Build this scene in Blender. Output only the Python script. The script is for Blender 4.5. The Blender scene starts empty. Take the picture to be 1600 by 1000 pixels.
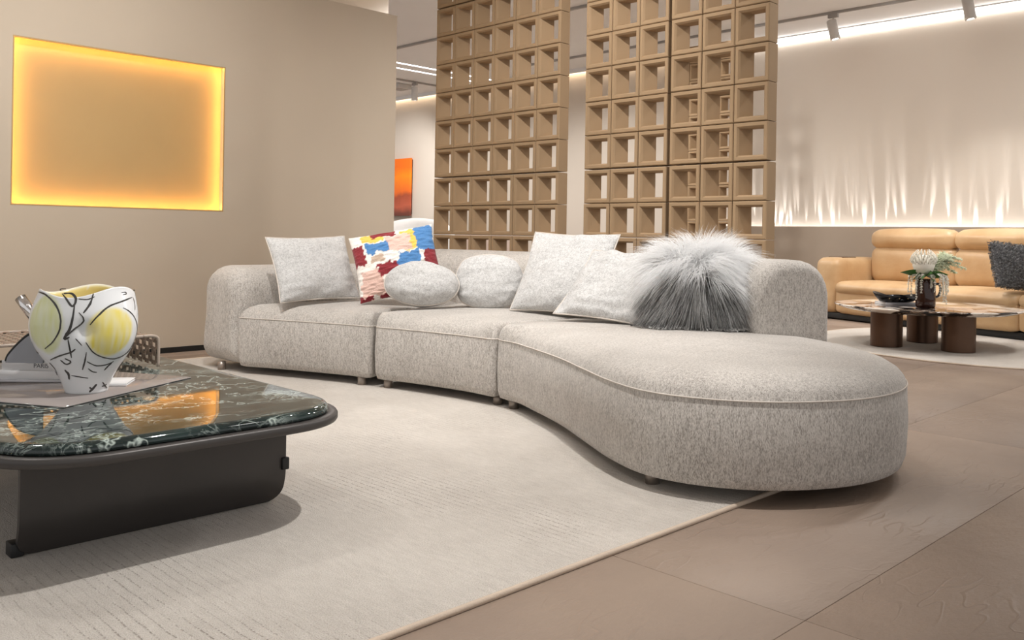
import bpy, bmesh, math, random
from mathutils import Vector, Matrix, noise
random.seed(7)
sc = bpy.context.scene
COL = sc.collection
PI = math.pi

# ------------------------------------------------------------------ camera
F, PX, PY, ROLL, H, YAW = 1400.0, 800.0, 368.4, math.atan(0.0168), 0.92, math.radians(45.2)
cam_d = bpy.data.cameras.new('camera'); cam = bpy.data.objects.new('camera', cam_d); COL.objects.link(cam)
cam_d.sensor_width = 36; cam_d.lens = 36 * F / 1600; cam_d.shift_y = -(500 - PY) / 1600
cam_d.clip_start = 0.05; cam_d.clip_end = 100
cam.matrix_world = Matrix.Translation((0, 0, H)) @ Matrix.Rotation(YAW - PI / 2, 4, 'Z') @ Matrix.Rotation(PI / 2, 4, 'X') @ Matrix.Rotation(ROLL, 4, 'Z')
sc.camera = cam
FW = Vector((math.cos(YAW), math.sin(YAW), 0)); RT = Vector((math.sin(YAW), -math.cos(YAW), 0))
def at(px, py, d):                       # photo pixel + distance along the view axis -> world point
    a, b = px - PX, py - PY; c, s = math.cos(ROLL), math.sin(ROLL)
    u, v = (a * c + b * s) / F, (-a * s + b * c) / F
    return FW * d + RT * (u * d) + Vector((0, 0, H - v * d))

# ------------------------------------------------------------------ light
wd = bpy.data.worlds.new('world'); sc.world = wd; wd.use_nodes = True
bg = wd.node_tree.nodes['Background']; bg.inputs[0].default_value = (1, .99, .98, 1); bg.inputs[1].default_value = 0.55
sc.view_settings.view_transform = 'Standard'; sc.view_settings.look = 'None'
sc.view_settings.gamma = 1; sc.view_settings.use_curve_mapping = False
sc.view_settings.exposure = 0.42
def spot(loc, target, power, angle=60, blend=.5, r=.04, col=(1, .98, .955)):
    d = bpy.data.lights.new('spot_light', 'SPOT'); d.energy = power; d.spot_size = math.radians(angle); d.spot_blend = blend
    d.shadow_soft_size = r; d.color = col
    o = bpy.data.objects.new('spot_light', d); COL.objects.link(o); o.location = loc
    o.rotation_euler = (Vector(target) - Vector(loc)).to_track_quat('-Z', 'Y').to_euler()
    return o
CEIL = 3.70
spot((2.35, 1.45, 3.5), (1.75, 2.75, 0), 250, 70, .6)          # over rug and coffee table
spot((2.1, 4.0, 3.5), (3.0, 4.4, .3), 150, 70, .8)             # sofa, wall end
spot((2.9, 2.9, 3.5), (3.9, 3.2, .5), 90, 64, .8)             # sofa middle
spot((3.9, 1.6, 3.5), (4.1, 2.35, .7), 100, 48, .8)              # fur cushion, sofa end
spot((3.6, 2.6, 3.5), (3.2, 2.4, .0), 40, 70, .8)
spot((1.5, 4.2, 3.5), (2.6, 6.5, 1.2), 150, 95, 1)              # wall
spot((2.8, 3.2, 3.5), (4.7, 4.0, 1.6), 200, 85, 1)              # block screens
spot((9.0, 3.6, 3.5), (9.2, 3.6, .4), 150, 75, .6)             # leather sofa group
spot((10.2, 3.6, 3.5), (10.4, 3.2, .6), 90, 80, .7)
spot((9.0, 12.5, 3.5), (11.3, 14.6, 1.8), 260, 60, .8)         # painting
for x, y, p in ((0.5, 1.0, 15), (0.5, 4.5, 70), (3.4, 0.2, 15), (6.2, 1.6, 90), (6.2, 4.6, 110), (6.5, 7.8, 110), (8.4, 6.6, 130), (9.3, 9.0, 130), (9.3, 12.0, 130), (7.0, 11.5, 110), (8.6, 1.6, 120)):
    spot((x, y, 3.6), (x, y, 0), p, 165, .6, .15, (1, .985, .96))   # added wide fill spots below the ceiling, no fixtures modelled
for y in (2.6, 4.3, 6.0):
    spot((9.9, y, 3.6), (11.3, y, 2.0), 20, 120, 1, .1, (1, .985, .96))   # extra unseen spots added to brighten the back wall
for i in range(66):                                            # narrow up-lights in the wall ledge
    y = 2.5 + i * .074 + random.uniform(-.07, .07); tall = random.random() < .55
    spot((11.276, y, 1.06), (11.276 + (random.uniform(.022, .05) if tall else random.uniform(.06, .16)), y + random.uniform(-.12, .12), 2.07),
         random.uniform(22, 60) if tall else random.uniform(8, 26), random.uniform(5, 11) if tall else random.uniform(9, 24), 1.0, .006, (.97, .98, 1))

# ------------------------------------------------------------------ helpers
def obj(name, me, mat=None, parent=None):
    o = bpy.data.objects.new(name, me); COL.objects.link(o)
    if mat is not None and len(me.materials) == 0: me.materials.append(mat)
    if parent is not None: o.parent = parent
    return o
def mesh(name, vs, fs, smooth=True):
    me = bpy.data.meshes.new(name); me.from_pydata([tuple(v) for v in vs], [], fs)
    if smooth: me.polygons.foreach_set('use_smooth', [True] * len(me.polygons))
    me.update(); return me
def fix(me):
    bm = bmesh.new(); bm.from_mesh(me); bmesh.ops.recalc_face_normals(bm, faces=bm.faces); bm.to_mesh(me); bm.free(); return me
def tag(o, label, cat, group=None):
    o['label'] = label; o['category'] = cat
    if group: o['group'] = group
    return o
def thing(name, label, cat, loc=(0, 0, 0), rz=0, group=None):
    o = bpy.data.objects.new(name, None); COL.objects.link(o); o.location = loc; o.rotation_euler = (0, 0, rz)
    return tag(o, label, cat, group)
def struct(o): o['kind'] = 'structure'; return o
def box_me(lo, hi, bev=0, seg=2, smooth=False):
    bm = bmesh.new(); bmesh.ops.create_cube(bm, size=1)
    for v in bm.verts:
        v.co = Vector([lo[i] + (v.co[i] + .5) * (hi[i] - lo[i]) for i in range(3)])
    if bev: bmesh.ops.bevel(bm, geom=bm.edges[:], offset=bev, segments=seg, affect='EDGES', profile=.5)
    me = bpy.data.meshes.new('box'); bm.to_mesh(me); bm.free()
    if bev or smooth:
        me.polygons.foreach_set('use_smooth', [True] * len(me.polygons))
        if bev and seg < 4: me.set_sharp_from_angle(angle=math.radians(50))
    return me
def box(name, lo, hi, mat, parent=None, bev=0, seg=2): return obj(name, box_me(lo, hi, bev, seg), mat, parent)
def resample(pts, n, closed=False):
    P = [Vector(p) for p in pts]
    if closed: P = P + [P[0]]
    L = [0]
    for a, b in zip(P, P[1:]): L.append(L[-1] + (b - a).length)
    out = []; m = n if closed else n - 1; j = 0
    for i in range(n):
        t = L[-1] * i / m
        while j < len(L) - 2 and L[j + 1] < t: j += 1
        k = (t - L[j]) / max(L[j + 1] - L[j], 1e-9); out.append(P[j].lerp(P[j + 1], min(max(k, 0), 1)))
    return out
def spline(pts, sub=8, closed=False):
    P = [Vector(p) for p in pts]; n = len(P); out = []
    rng = range(n) if closed else range(n - 1)
    g = (lambda i: P[i % n]) if closed else (lambda i: P[min(max(i, 0), n - 1)])
    for i in rng:
        a, b, c, d = g(i - 1), g(i), g(i + 1), g(i + 2)
        for k in range(sub):
            t = k / sub
            out.append(.5 * ((2 * b) + (c - a) * t + (2 * a - 5 * b + 4 * c - d) * t * t + (3 * b - 3 * c + d - a) * t ** 3))
    if not closed: out.append(P[-1].copy())
    return out
def tube_me(path, r, seg=8, closed=False, caps=True):
    P = [Vector(p) for p in path]; n = len(P); vs = []; fs = []
    rr = r if callable(r) else (lambda t: r)
    N = None
    for i in range(n):
        if closed: T = P[(i + 1) % n] - P[i - 1]
        else: T = P[min(i + 1, n - 1)] - P[max(i - 1, 0)]
        T.normalize()
        if N is None:
            N = T.orthogonal().normalized() if abs(T.z) > .9 else T.cross(Vector((0, 0, 1))).normalized()
        N = (N - T * N.dot(T)).normalized(); B = T.cross(N); rad = rr(i / max(n - 1, 1))
        for k in range(seg):
            a = 2 * PI * k / seg; vs.append(P[i] + (N * math.cos(a) + B * math.sin(a)) * rad)
    for i in range(n if closed else n - 1):
        j = (i + 1) % n
        for k in range(seg):
            l = (k + 1) % seg; fs.append((i * seg + k, i * seg + l, j * seg + l, j * seg + k))
    if caps and not closed:
        fs.append(tuple(range(seg))[::-1]); fs.append(tuple((n - 1) * seg + k for k in range(seg)))
    return mesh('tube', vs, fs)
def tube(name, path, r, mat, parent=None, seg=8, closed=False): return obj(name, tube_me(path, r, seg, closed), mat, parent)
def lathe_me(prof, seg=32, fn=None):
    vs = []; fs = []
    for (r, z) in prof:
        for k in range(seg):
            a = 2 * PI * k / seg; rr = r * (fn(a, z) if fn else 1); vs.append((rr * math.cos(a), rr * math.sin(a), z))
    for i in range(len(prof) - 1):
        for k in range(seg):
            l = (k + 1) % seg; fs.append((i * seg + k, i * seg + l, (i + 1) * seg + l, (i + 1) * seg + k))
    fs.append(tuple(range(seg))[::-1]); fs.append(tuple((len(prof) - 1) * seg + k for k in range(seg)))
    return mesh('lathe', vs, fs)
def loft_me(outline, prof, crown, c=None, inner=(), soft_=False):
    """closed plan outline, rings (inset, z), then a crowned top fan; outline star-shaped about its centre"""
    P = [Vector((p[0], p[1])) for p in outline]; n = len(P)
    C = Vector(c) if c else sum(P, Vector((0, 0))) / n
    area = sum(P[i].x * P[(i + 1) % n].y - P[(i + 1) % n].x * P[i].y for i in range(n))
    sg = 1 if area > 0 else -1
    D = []
    for i in range(n):
        t = P[(i + 1) % n] - P[i - 1]; nn = Vector((-t.y, t.x)) * sg; nn.normalize(); rd = (C - P[i]).normalized()
        D.append((nn * .6 + rd * .4).normalized())
    if soft_:
        D = [sum((D[(i + k) % n] for k in range(-9, 10)), Vector((0, 0))).normalized() for i in range(n)]
    W_ = [1.0] * n
    for a, b in inner:
        a, b = Vector(a), Vector(b)
        for i in range(n):
            q = P[i] - a; e_ = b - a; t_ = min(1, max(0, q.dot(e_) / e_.dot(e_)))
            if (q - e_ * t_).length < .075: W_[i] = .14
    if inner: W_ = [sum(W_[(i + k) % n] for k in range(-5, 6)) / 11 for i in range(n)]
    vs = []; fs = []; rings = 0
    def ring(pts, z):
        nonlocal rings
        for p in pts: vs.append((p.x, p.y, z))
        rings += 1
    for ins, z in prof: ring([P[i] + D[i] * ins * (W_[i] if z > .37 else 1) for i in range(n)], z)
    li, lz = prof[-1]; Q = [P[i] + D[i] * li * W_[i] for i in range(n)]
    for k in (.15, .35, .6, .85):
        ring([q.lerp(C, k) for q in Q], lz + crown * (1 - (1 - k) ** 2))
    for i in range(rings - 1):
        for k in range(n):
            l = (k + 1) % n; fs.append((i * n + k, i * n + l, (i + 1) * n + l, (i + 1) * n + k))
    vs.append((C.x, C.y, lz + crown)); top = len(vs) - 1; b = (rings - 1) * n
    for k in range(n): fs.append((b + k, b + (k + 1) % n, top))
    fs.append(tuple(range(n))[::-1])
    return fix(mesh('loft', vs, fs))
def arch(b, z0, z1, r=None, lean=0, n=14):
    """closed arch profile (lateral, z)"""
    r = r or b; pts = []
    pts.append((-b + .03, z0)); pts.append((-b, z0 + .03))
    m = 5
    for i in range(1, m): pts.append((-b, z0 + .03 + (z1 - r - z0 - .03) * i / m))
    for i in range(n + 1):
        a = PI - PI * i / n; ca, sa = math.cos(a), math.sin(a)
        e = .8
        pts.append((b * math.copysign(abs(ca) ** e, ca), z1 - r + r * abs(sa) ** e))
    for i in range(m - 1, 0, -1): pts.append((b, z0 + .03 + (z1 - r - z0 - .03) * i / m))
    pts.append((b, z0 + .03)); pts.append((b - .03, z0))
    return [(x + lean * (z - z0), z) for x, z in pts]
def sweep_me(path, prof, rend=.06, n=40):
    P = resample([Vector((p[0], p[1])) for p in path], n); m = len(prof)
    cx = sum(p[0] for p in prof) / m; cz = sum(p[1] for p in prof) / m
    rings = []
    T0 = (P[1] - P[0]).normalized(); T1 = (P[-1] - P[-2]).normalized(); N = 6
    for i in range(N):
        a = PI / 2 * i / N; rings.append((P[0] + T0 * (rend * (1 - math.sin(a)) - 0), T0, rend * (1 - math.cos(PI / 2 - a)) if False else rend * (1 - math.sin(a))))
    rings = []
    for i in range(N + 1):
        a = PI / 2 * i / N; rings.append((P[0] + T0 * rend * (1 - math.cos(a)), T0, rend * (1 - math.sin(a))))
    for i in range(1, n - 1):
        d0 = (P[i] - P[0]).length; d1 = (P[i] - P[-1]).length
        if d0 <= rend * 1.05 or d1 <= rend * 1.05: continue
        rings.append((P[i], (P[i + 1] - P[i - 1]).normalized(), 0))
    for i in range(N, -1, -1):
        a = PI / 2 * i / N; rings.append((P[-1] - T1 * rend * (1 - math.cos(a)), T1, rend * (1 - math.sin(a))))
    vs = []; fs = []
    for p, t, ins in rings:
        nn = Vector((-t.y, t.x))
        for (x, z) in prof:
            dx, dz = x - cx, z - cz; L = math.hypot(dx, dz); k = (L - ins) / L
            q = p + nn * (cx + dx * k); vs.append((q.x, q.y, cz + dz * k))
    for i in range(len(rings) - 1):
        for k in range(m):
            l = (k + 1) % m; fs.append((i * m + k, i * m + l, (i + 1) * m + l, (i + 1) * m + k))
    fs.append(tuple(range(m))); fs.append(tuple((len(rings) - 1) * m + k for k in range(m))[::-1])
    return fix(mesh('sweep', vs, fs))
def pillow_me(w, h, t, seed=0, rnd=0, pinch=.07, wr=.012, n=36, p=2.6):
    """soft cushion, x width, z height, front toward -y; rnd=1 gives a round one"""
    vs = []; fs = []; idx = {}
    off = Vector((seed * 7.3, seed * 3.1, seed * 1.7))
    for side in (-1, 1):
        for j in range(n + 1):
            for i in range(n + 1):
                if side == 1 and (i in (0, n) or j in (0, n)): idx[(1, i, j)] = idx[(-1, i, j)]; continue
                u, v = -math.cos(PI * i / n), -math.cos(PI * j / n)
                u = .5 * u + .5 * (-1 + 2 * i / n); v = .5 * v + .5 * (-1 + 2 * j / n)
                x = u * (1 - pinch * (1 - v * v)); z = v * (1 - pinch * (1 - u * u))
                xe, ze = u * math.sqrt(1 - v * v / 2), v * math.sqrt(1 - u * u / 2)
                x, z = x + (xe - x) * rnd, z + (ze - z) * rnd
                th = max(0, (1 - abs(u) ** p)) ** .55 * max(0, (1 - abs(v) ** p)) ** .55
                q = Vector((x * w * 3, side * .5, z * h * 3)) + off
                wn = noise.noise(q * 1.3) * 1.2 + noise.noise(Vector((q.x * 2 + q.z * 2.5, q.y, q.z * 4.5 - q.x))) * .8
                ed = (1 - th) * .7 + .3
                y = side * (t / 2 * th + wr * wn * ed * min(1, th * 3))
                vs.append((x * w / 2, y, z * h / 2)); idx[(side, i, j)] = len(vs) - 1
    for side in (-1, 1):
        for j in range(n):
            for i in range(n):
                f = [idx[(side, i, j)], idx[(side, i + 1, j)], idx[(side, i + 1, j + 1)], idx[(side, i, j + 1)]]
                fs.append(f if side == -1 else f[::-1])
    return mesh('pillow', vs, fs)
def place(o, c, yaw, tilt, roll):
    """yaw: 0 faces the camera side, + turns to photo left; tilt: leans back; roll: clockwise in the photo"""
    base = Matrix.Rotation(YAW - PI / 2 + math.radians(yaw) * -1, 4, 'Z')
    o.matrix_world = Matrix.Translation(c) @ base @ Matrix.Rotation(-math.radians(tilt), 4, 'X') @ Matrix.Rotation(math.radians(roll), 4, 'Y')
    return o
def border_path(w, h, pinch, rnd=0, n=20, k=1.0):
    out = []
    def q(u, v):
        x = u * (1 - pinch * (1 - v * v)); z = v * (1 - pinch * (1 - u * u))
        xe, ze = u * math.sqrt(1 - v * v / 2), v * math.sqrt(1 - u * u / 2)
        return ((x + (xe - x) * rnd) * w / 2 * k, 0, (z + (ze - z) * rnd) * h / 2 * k)
    for i in range(n): out.append(q(-1 + 2 * i / n, -1))
    for i in range(n): out.append(q(1, -1 + 2 * i / n))
    for i in range(n): out.append(q(1 - 2 * i / n, 1))
    for i in range(n): out.append(q(-1, 1 - 2 * i / n))
    return out

# ------------------------------------------------------------------ materials
def srgb(r, g, b):
    f = lambda c: (c / 255 / 12.92) if c / 255 <= .04045 else ((c / 255 + .055) / 1.055) ** 2.4
    return (f(r), f(g), f(b), 1)
class NT:
    def __init__(s, name):
        s.m = bpy.data.materials.new(name); s.m.use_nodes = True; s.t = s.m.node_tree; s.b = s.t.nodes['Principled BSDF']
        s.co = None
    def n(s, typ, **kw):
        x = s.t.nodes.new(typ)
        for k, v in kw.items():
            if k.startswith('i_'): x.inputs[k[2:].replace('_', ' ')].default_value = v
            else: setattr(x, k, v)
        return x
    def l(s, a, b): s.t.links.new(a, b)
    def coord(s, scale=(1, 1, 1), world=False, rot=(0, 0, 0)):
        if world: c = s.n('ShaderNodeNewGeometry').outputs['Position']
        else: c = s.n('ShaderNodeTexCoord').outputs['Object']
        mp = s.n('ShaderNodeMapping'); mp.inputs['Scale'].default_value = scale; mp.inputs['Rotation'].default_value = rot
        s.l(c, mp.inputs[0]); return mp.outputs[0]
    def noise(s, co, scale, detail=3, rough=.5, dist=0):
        x = s.n('ShaderNodeTexNoise'); x.inputs['Scale'].default_value = scale; x.inputs['Detail'].default_value = detail
        x.inputs['Roughness'].default_value = rough; x.inputs['Distortion'].default_value = dist; s.l(co, x.inputs['Vector']); return x.outputs[0]
    def ramp(s, fac, stops):
        x = s.n('ShaderNodeValToRGB'); e = x.color_ramp.elements
        while len(e) < len(stops): e.new(.5)
        for i, (p, c) in enumerate(stops): e[i].position = p; e[i].color = c if len(c) == 4 else (*c, 1)
        s.l(fac, x.inputs[0]); return x.outputs[0]
    def mix(s, fac, a, b, mode='MIX'):
        x = s.n('ShaderNodeMix', data_type='RGBA', blend_type=mode)
        if isinstance(fac, (int, float)): x.inputs[0].default_value = fac
        else: s.l(fac, x.inputs[0])
        for i, v in ((6, a), (7, b)):
            if isinstance(v, tuple): x.inputs[i].default_value = v
            else: s.l(v, x.inputs[i])
        return x.outputs[2]
    def math(s, op, a, b=None):
        x = s.n('ShaderNodeMath', operation=op)
        for i, v in ((0, a), (1, b)):
            if v is None: continue
            if isinstance(v, (int, float)): x.inputs[i].default_value = v
            else: s.l(v, x.inputs[i])
        return x.outputs[0]
    def bump(s, h, strength, dist=.01):
        x = s.n('ShaderNodeBump'); x.inputs['Strength'].default_value = strength; x.inputs['Distance'].default_value = dist
        s.l(h, x.inputs['Height']); s.l(x.outputs[0], s.b.inputs['Normal'])
    def set(s, **kw):
        for k, v in kw.items():
            i = s.b.inputs[k.replace('_', ' ')]
            if hasattr(v, 'node'): s.l(v, i)
            else: i.default_value = v
        return s
def plain(name, c, rough=.5, metal=0, var=.08, scale=6, bump=0, bscale=200, spec=.5):
    t = NT(name); co = t.coord()
    f = t.noise(co, scale, 4)
    col = t.ramp(f, [(.25, tuple(x * (1 - var) for x in c[:3])), (.75, tuple(min(1, x * (1 + var)) for x in c[:3]))])
    t.set(Base_Color=col, Roughness=rough, Metallic=metal); t.b.inputs['Specular IOR Level'].default_value = spec
    if bump: t.bump(t.noise(co, bscale, 3), bump, .004)
    return t.m
def emit(name, c, s):
    t = NT(name); t.set(Base_Color=(*c, 1), Emission_Color=(*c, 1), Emission_Strength=s); return t.m
def fabric(name, light, dark, vert=.35, fine=190, bump=.5, sheen=.25):
    t = NT(name); co = t.coord((1, 1, vert)); co2 = t.coord()
    a = t.noise(co, fine, 3, .6); b = t.noise(co, fine * .3, 2, .5); c = t.noise(co2, 5, 3, .5)
    m = t.math('ADD', t.math('MULTIPLY', a, .65), t.math('ADD', t.math('MULTIPLY', b, .25), t.math('MULTIPLY', c, .10)))
    t.set(Base_Color=t.ramp(m, [(.40, dark), (.50, tuple((x + y) / 2 * 1.06 for x, y in zip(light, dark))), (.60, light)]), Roughness=.9, Sheen_Weight=sheen, Sheen_Roughness=.5)
    t.b.inputs['Specular IOR Level'].default_value = .15
    t.bump(m, bump, .006); return t.m
M = {}
M['sofa'] = fabric('chenille', (.62, .58, .535), (.29, .262, .235), .3, 340, .4)
M['boucle'] = fabric('boucle', (.66, .65, .635), (.38, .37, .36), 1, 230, .4)
M['piping'] = plain('piping_cord', (.62, .56, .50), .9, bump=.4)
M['wall'] = plain('wall_plaster', srgb(202, 187, 168)[:3], .75, var=.03, scale=1.2, bump=.03, bscale=120, spec=.2)
M['wallb'] = plain('back_wall_paint', srgb(214, 203, 190)[:3], .8, var=.03, scale=1, spec=.2)
M['white'] = plain('ceiling_paint', (.88, .875, .87), .8, var=.02, scale=1, spec=.2)
M['ledge'] = plain('ledge_paint', srgb(165, 150, 134)[:3], .6, var=.03, scale=2)
M['block'] = plain('clay_block', srgb(160, 134, 104)[:3], .75, var=.05, scale=5, bump=.12, bscale=300, spec=.25)
M['ochre'] = plain('niche_paint', srgb(190, 158, 108)[:3], .6, var=.03, scale=3)
M['black'] = plain('black_base', (.012, .012, .012), .5, var=.1)
M['darkmetal'] = plain('dark_bronze_metal', (.062, .056, .053), .42, .35, .08, 4, spec=.5)
M['rubber'] = plain('black_rubber', (.012, .012, .013), .5)
M['footm'] = plain('foot_metal', (.34, .29, .25), .4, .6)
M['chrome'] = plain('chrome', (.75, .73, .72), .12, 1, .03)
M['track'] = plain('track_paint', (.36, .34, .32), .5)
M['lampw'] = plain('lamp_paint', (.62, .60, .58), .4)
M['led'] = emit('led_white', (1, .97, .94), 3.2)
M['ledwarm'] = emit('led_warm', (1, .80, .58), 6.0)
M['ledamber'] = emit('led_amber', (1, .62, .18), 33.0)
M['ledtrough'] = emit('led_trough', (1, 1, 1), 3.2)
M['lens'] = emit('lamp_lens', (1, .95, .88), 12.0)
M['leather'] = NT('tan_leather'); t = M['leather']; co = t.coord()
t.set(Base_Color=t.ramp(t.noise(co, 3, 4), [(.3, srgb(184, 148, 106)), (.7, srgb(202, 170, 130))]), Roughness=t.ramp(t.noise(co, 8, 3), [(.3, (.32,) * 3), (.7, (.46,) * 3)]))
t.bump(t.noise(co, 9, 4, .6), .25, .02); M['leather'] = t.m
M['bronze'] = plain('bronze_column', srgb(96, 74, 60)[:3], .38, .75, .1, 5)
M['paper'] = plain('book_paper', (.80, .79, .79), .5, var=.03)
M['greybook'] = plain('grey_cover', (.58, .57, .60), .35, var=.04)
M['ink'] = plain('printed_ink', (.10, .10, .12), .6)
M['brush'] = plain('brush_glaze', (.055, .050, .046), .3, var=.3, scale=40)
M['smoke'] = plain('smoky_panel', (.32, .33, .36), .2, 0, .1, 3)
M['mat'] = NT('glossy_sheet').set(Base_Color=(.34, .30, .285, 1), Roughness=.07).m
M['weave'] = plain('woven_strip', srgb(150, 130, 114)[:3], .55, bump=.2)
M['weavef'] = plain('tray_frame', srgb(176, 160, 146)[:3], .4)
M['darkglass'] = NT('brown_glass').set(Base_Color=(.045, .014, .008, 1), Roughness=.05, Transmission_Weight=.25).m
M['blackgloss'] = NT('black_gloss').set(Base_Color=(.014, .014, .016, 1), Roughness=.12).m
M['leaf'] = plain('leaf_green', (.05, .16, .03), .4, var=.4, scale=14)
M['petal'] = plain('cream_petal', (.78, .75, .66), .6, var=.1, scale=20)
M['feather'] = plain('pale_fern', (.60, .64, .46), .6, var=.2, scale=20)
M['shag'] = plain('dark_wool', (.10, .098, .105), .95, var=.3, scale=30)
M['whitefab'] = plain('white_fabric', (.82, .80, .78), .85)
M['beigefab'] = plain('rose_beige_fabric', (.62, .50, .43), .85)
M['gold'] = plain('brass_dot', (.9, .75, .45), .25, 1)
M['tuft'] = None
# floor: honed slate-look tile with drawn cleft relief
t = NT('floor_tile'); co = t.coord(world=True); co2 = t.coord((1.0, 2.6, 1), world=True, rot=(0, 0, .75))
big = t.noise(co, 1.1, 4, .55)
t.set(Base_Color=t.ramp(big, [(.3, srgb(134, 117, 104)), (.7, srgb(151, 133, 118))]), Roughness=t.ramp(t.noise(co, 2.5, 4), [(.3, (.50,) * 3), (.7, (.62,) * 3)]))
t.b.inputs['Specular IOR Level'].default_value = .3
n1 = t.noise(co2, 5.0, 1, .4, .5); rid = t.math('ABSOLUTE', t.math('SUBTRACT', n1, .5)); rl = t.ramp(rid, [(0, (1, 1, 1)), (.035, (0, 0, 0))])
msk = t.ramp(t.noise(co, 1.4, 2), [(.45, (0, 0, 0)), (.62, (1, 1, 1))])
t.bump(t.math('ADD', t.math('MULTIPLY', rl, t.math('MULTIPLY', msk, .35)), t.math('MULTIPLY', t.noise(co2, 11, 4, .6), .8)), .45, .014)
M['floor'] = t.m
M['grout'] = plain('grout', srgb(120, 102, 88)[:3], .8)
# rug: pale wool, broken woven lines running along y
t = NT('rug_wool'); co = t.coord(world=True); st = t.coord((60, 14, 1), world=True); ds = t.coord((30, 150, 1), world=True)
w = t.n('ShaderNodeTexWave', wave_type='BANDS', bands_direction='X'); w.inputs['Scale'].default_value = 11; w.inputs['Distortion'].default_value = 1.2
w.inputs['Detail'].default_value = 2; w.inputs['Detail Scale'].default_value = 1.5; t.l(co, w.inputs['Vector'])
line = t.ramp(w.outputs['Fac'], [(0, (.9, .9, .9)), (.085, (0, 0, 0))])
gate = t.ramp(t.noise(ds, 1, 2), [(.46, (0, 0, 0)), (.56, (1, 1, 1))]); gate2 = t.ramp(t.noise(co, 1.7, 3), [(.44, (0, 0, 0)), (.68, (1, 1, 1))])
lm = t.math('MULTIPLY', line, t.math('MULTIPLY', gate, gate2))
basec = t.ramp(t.math('ADD', t.math('MULTIPLY', t.noise(co, 2.2, 5, .6), .6), t.math('MULTIPLY', t.noise(st, 1, 3), .4)), [(.34, srgb(186, 176, 165)), (.66, srgb(213, 204, 193))])
basec = t.mix(.28, basec, t.ramp(t.noise(co, 260, 3, .7), [(.38, (.25, .23, .21)), (.62, (.75, .73, .70))]))
t.set(Base_Color=t.mix(lm, basec, srgb(140, 126, 114)), Roughness=.95, Sheen_Weight=.2); t.b.inputs['Specular IOR Level'].default_value = .1
t.bump(t.math('SUBTRACT', t.math('MULTIPLY', t.noise(co, 260, 3), .9), lm), .7, .008); M['rug'] = t.m
M['rugedge'] = plain('rug_binding', srgb(196, 178, 160)[:3], .9, bump=.4)
# dark green marble
t = NT('green_marble'); co = t.coord((1, 1.9, 1), rot=(0, 0, -.35)); co1 = t.coord((1, 1, 1), rot=(0, 0, .5))
def vein(c, sc_, wd, d): 
    return t.ramp(t.math('ABSOLUTE', t.math('SUBTRACT', t.noise(c, sc_, 6, .62, d), .5)), [(0, (1, 1, 1)), (wd, (0, 0, 0))])
v1 = vein(co, 4.2, .022, 1.3); v2 = vein(co, 9, .030, 1.0); cl = t.ramp(t.noise(co, 2.6, 3), [(.45, (0, 0, 0)), (.62, (1, 1, 1))])
v3 = vein(co1, 1.3, .006, .2)
vv = t.math('MAXIMUM', t.math('MULTIPLY', t.math('MAXIMUM', v1, t.math('MULTIPLY', v2, .8)), cl), t.math('MULTIPLY', v3, .9))
bc = t.ramp(t.noise(co, 5, 4), [(.3, (.006, .011, .011)), (.75, (.026, .048, .045))])
t.set(Base_Color=t.mix(vv, bc, (.52, .60, .55, 1)), Roughness=.035, IOR=1.55); M['marble'] = t.m
t = NT('calacatta_marble'); co = t.coord((1, 1, 1), rot=(0, 0, .8))
bl = t.ramp(t.noise(co, 2.8, 6, .6, 1.2), [(.44, (.012, .010, .010)), (.47, (.25, .17, .12)), (.50, (.78, .72, .66)), (.75, (.70, .58, .47))])
t.set(Base_Color=bl, Roughness=.06); M['marble2'] = t.m
# painting
t = NT('sunset_canvas'); tc = t.n('ShaderNodeTexCoord'); sp = t.n('ShaderNodeSeparateXYZ'); t.l(tc.outputs['Object'], sp.inputs[0])
zz = t.math('ADD', sp.outputs['Z'], t.math('MULTIPLY', t.math('SUBTRACT', t.noise(t.coord(), 3.5, 4), .5), .25))
t.set(Base_Color=t.ramp(zz, [(.05, srgb(120, 66, 52)), (.22, srgb(196, 98, 70)), (.38, srgb(168, 76, 44)), (.48, srgb(236, 110, 30)), (.8, srgb(255, 140, 8)), (1, srgb(240, 112, 8))]), Roughness=.6); M['canvas'] = t.m
def attr_mat(name, rough=.5, bump=0, bscale=100, sheen=0):
    t = NT(name); a = t.n('ShaderNodeAttribute', attribute_name='Col'); t.set(Base_Color=a.outputs['Color'], Roughness=rough, Sheen_Weight=sheen)
    if bump: t.bump(t.noise(t.coord(), bscale, 3), bump, .006)
    return t.m
M['tuft'] = attr_mat('tufted_wool', .95, .7, 140, .2)
M['fur'] = attr_mat('long_fur', .7)
nt_ = M['fur'].node_tree; tr_ = nt_.nodes.new('ShaderNodeBsdfTranslucent'); mx_ = nt_.nodes.new('ShaderNodeMixShader'); mx_.inputs[0].default_value = .5
at_ = [n for n in nt_.nodes if n.type == 'ATTRIBUTE'][0]; nt_.links.new(at_.outputs['Color'], tr_.inputs[0])
nt_.links.new(nt_.nodes['Principled BSDF'].outputs[0], mx_.inputs[1]); nt_.links.new(tr_.outputs[0], mx_.inputs[2]); nt_.links.new(mx_.outputs[0], nt_.nodes['Material Output'].inputs[0])
M['glaze'] = attr_mat('painted_glaze', .18)
M['curl'] = attr_mat('wool_curl', .9)
def vcol(me, fn):
    a = me.color_attributes.new('Col', 'FLOAT_COLOR', 'POINT')
    buf = []
    for v in me.vertices: c = fn(v.co, v.index); buf.extend((c[0], c[1], c[2], 1))
    a.data.foreach_set('color', buf)

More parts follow.
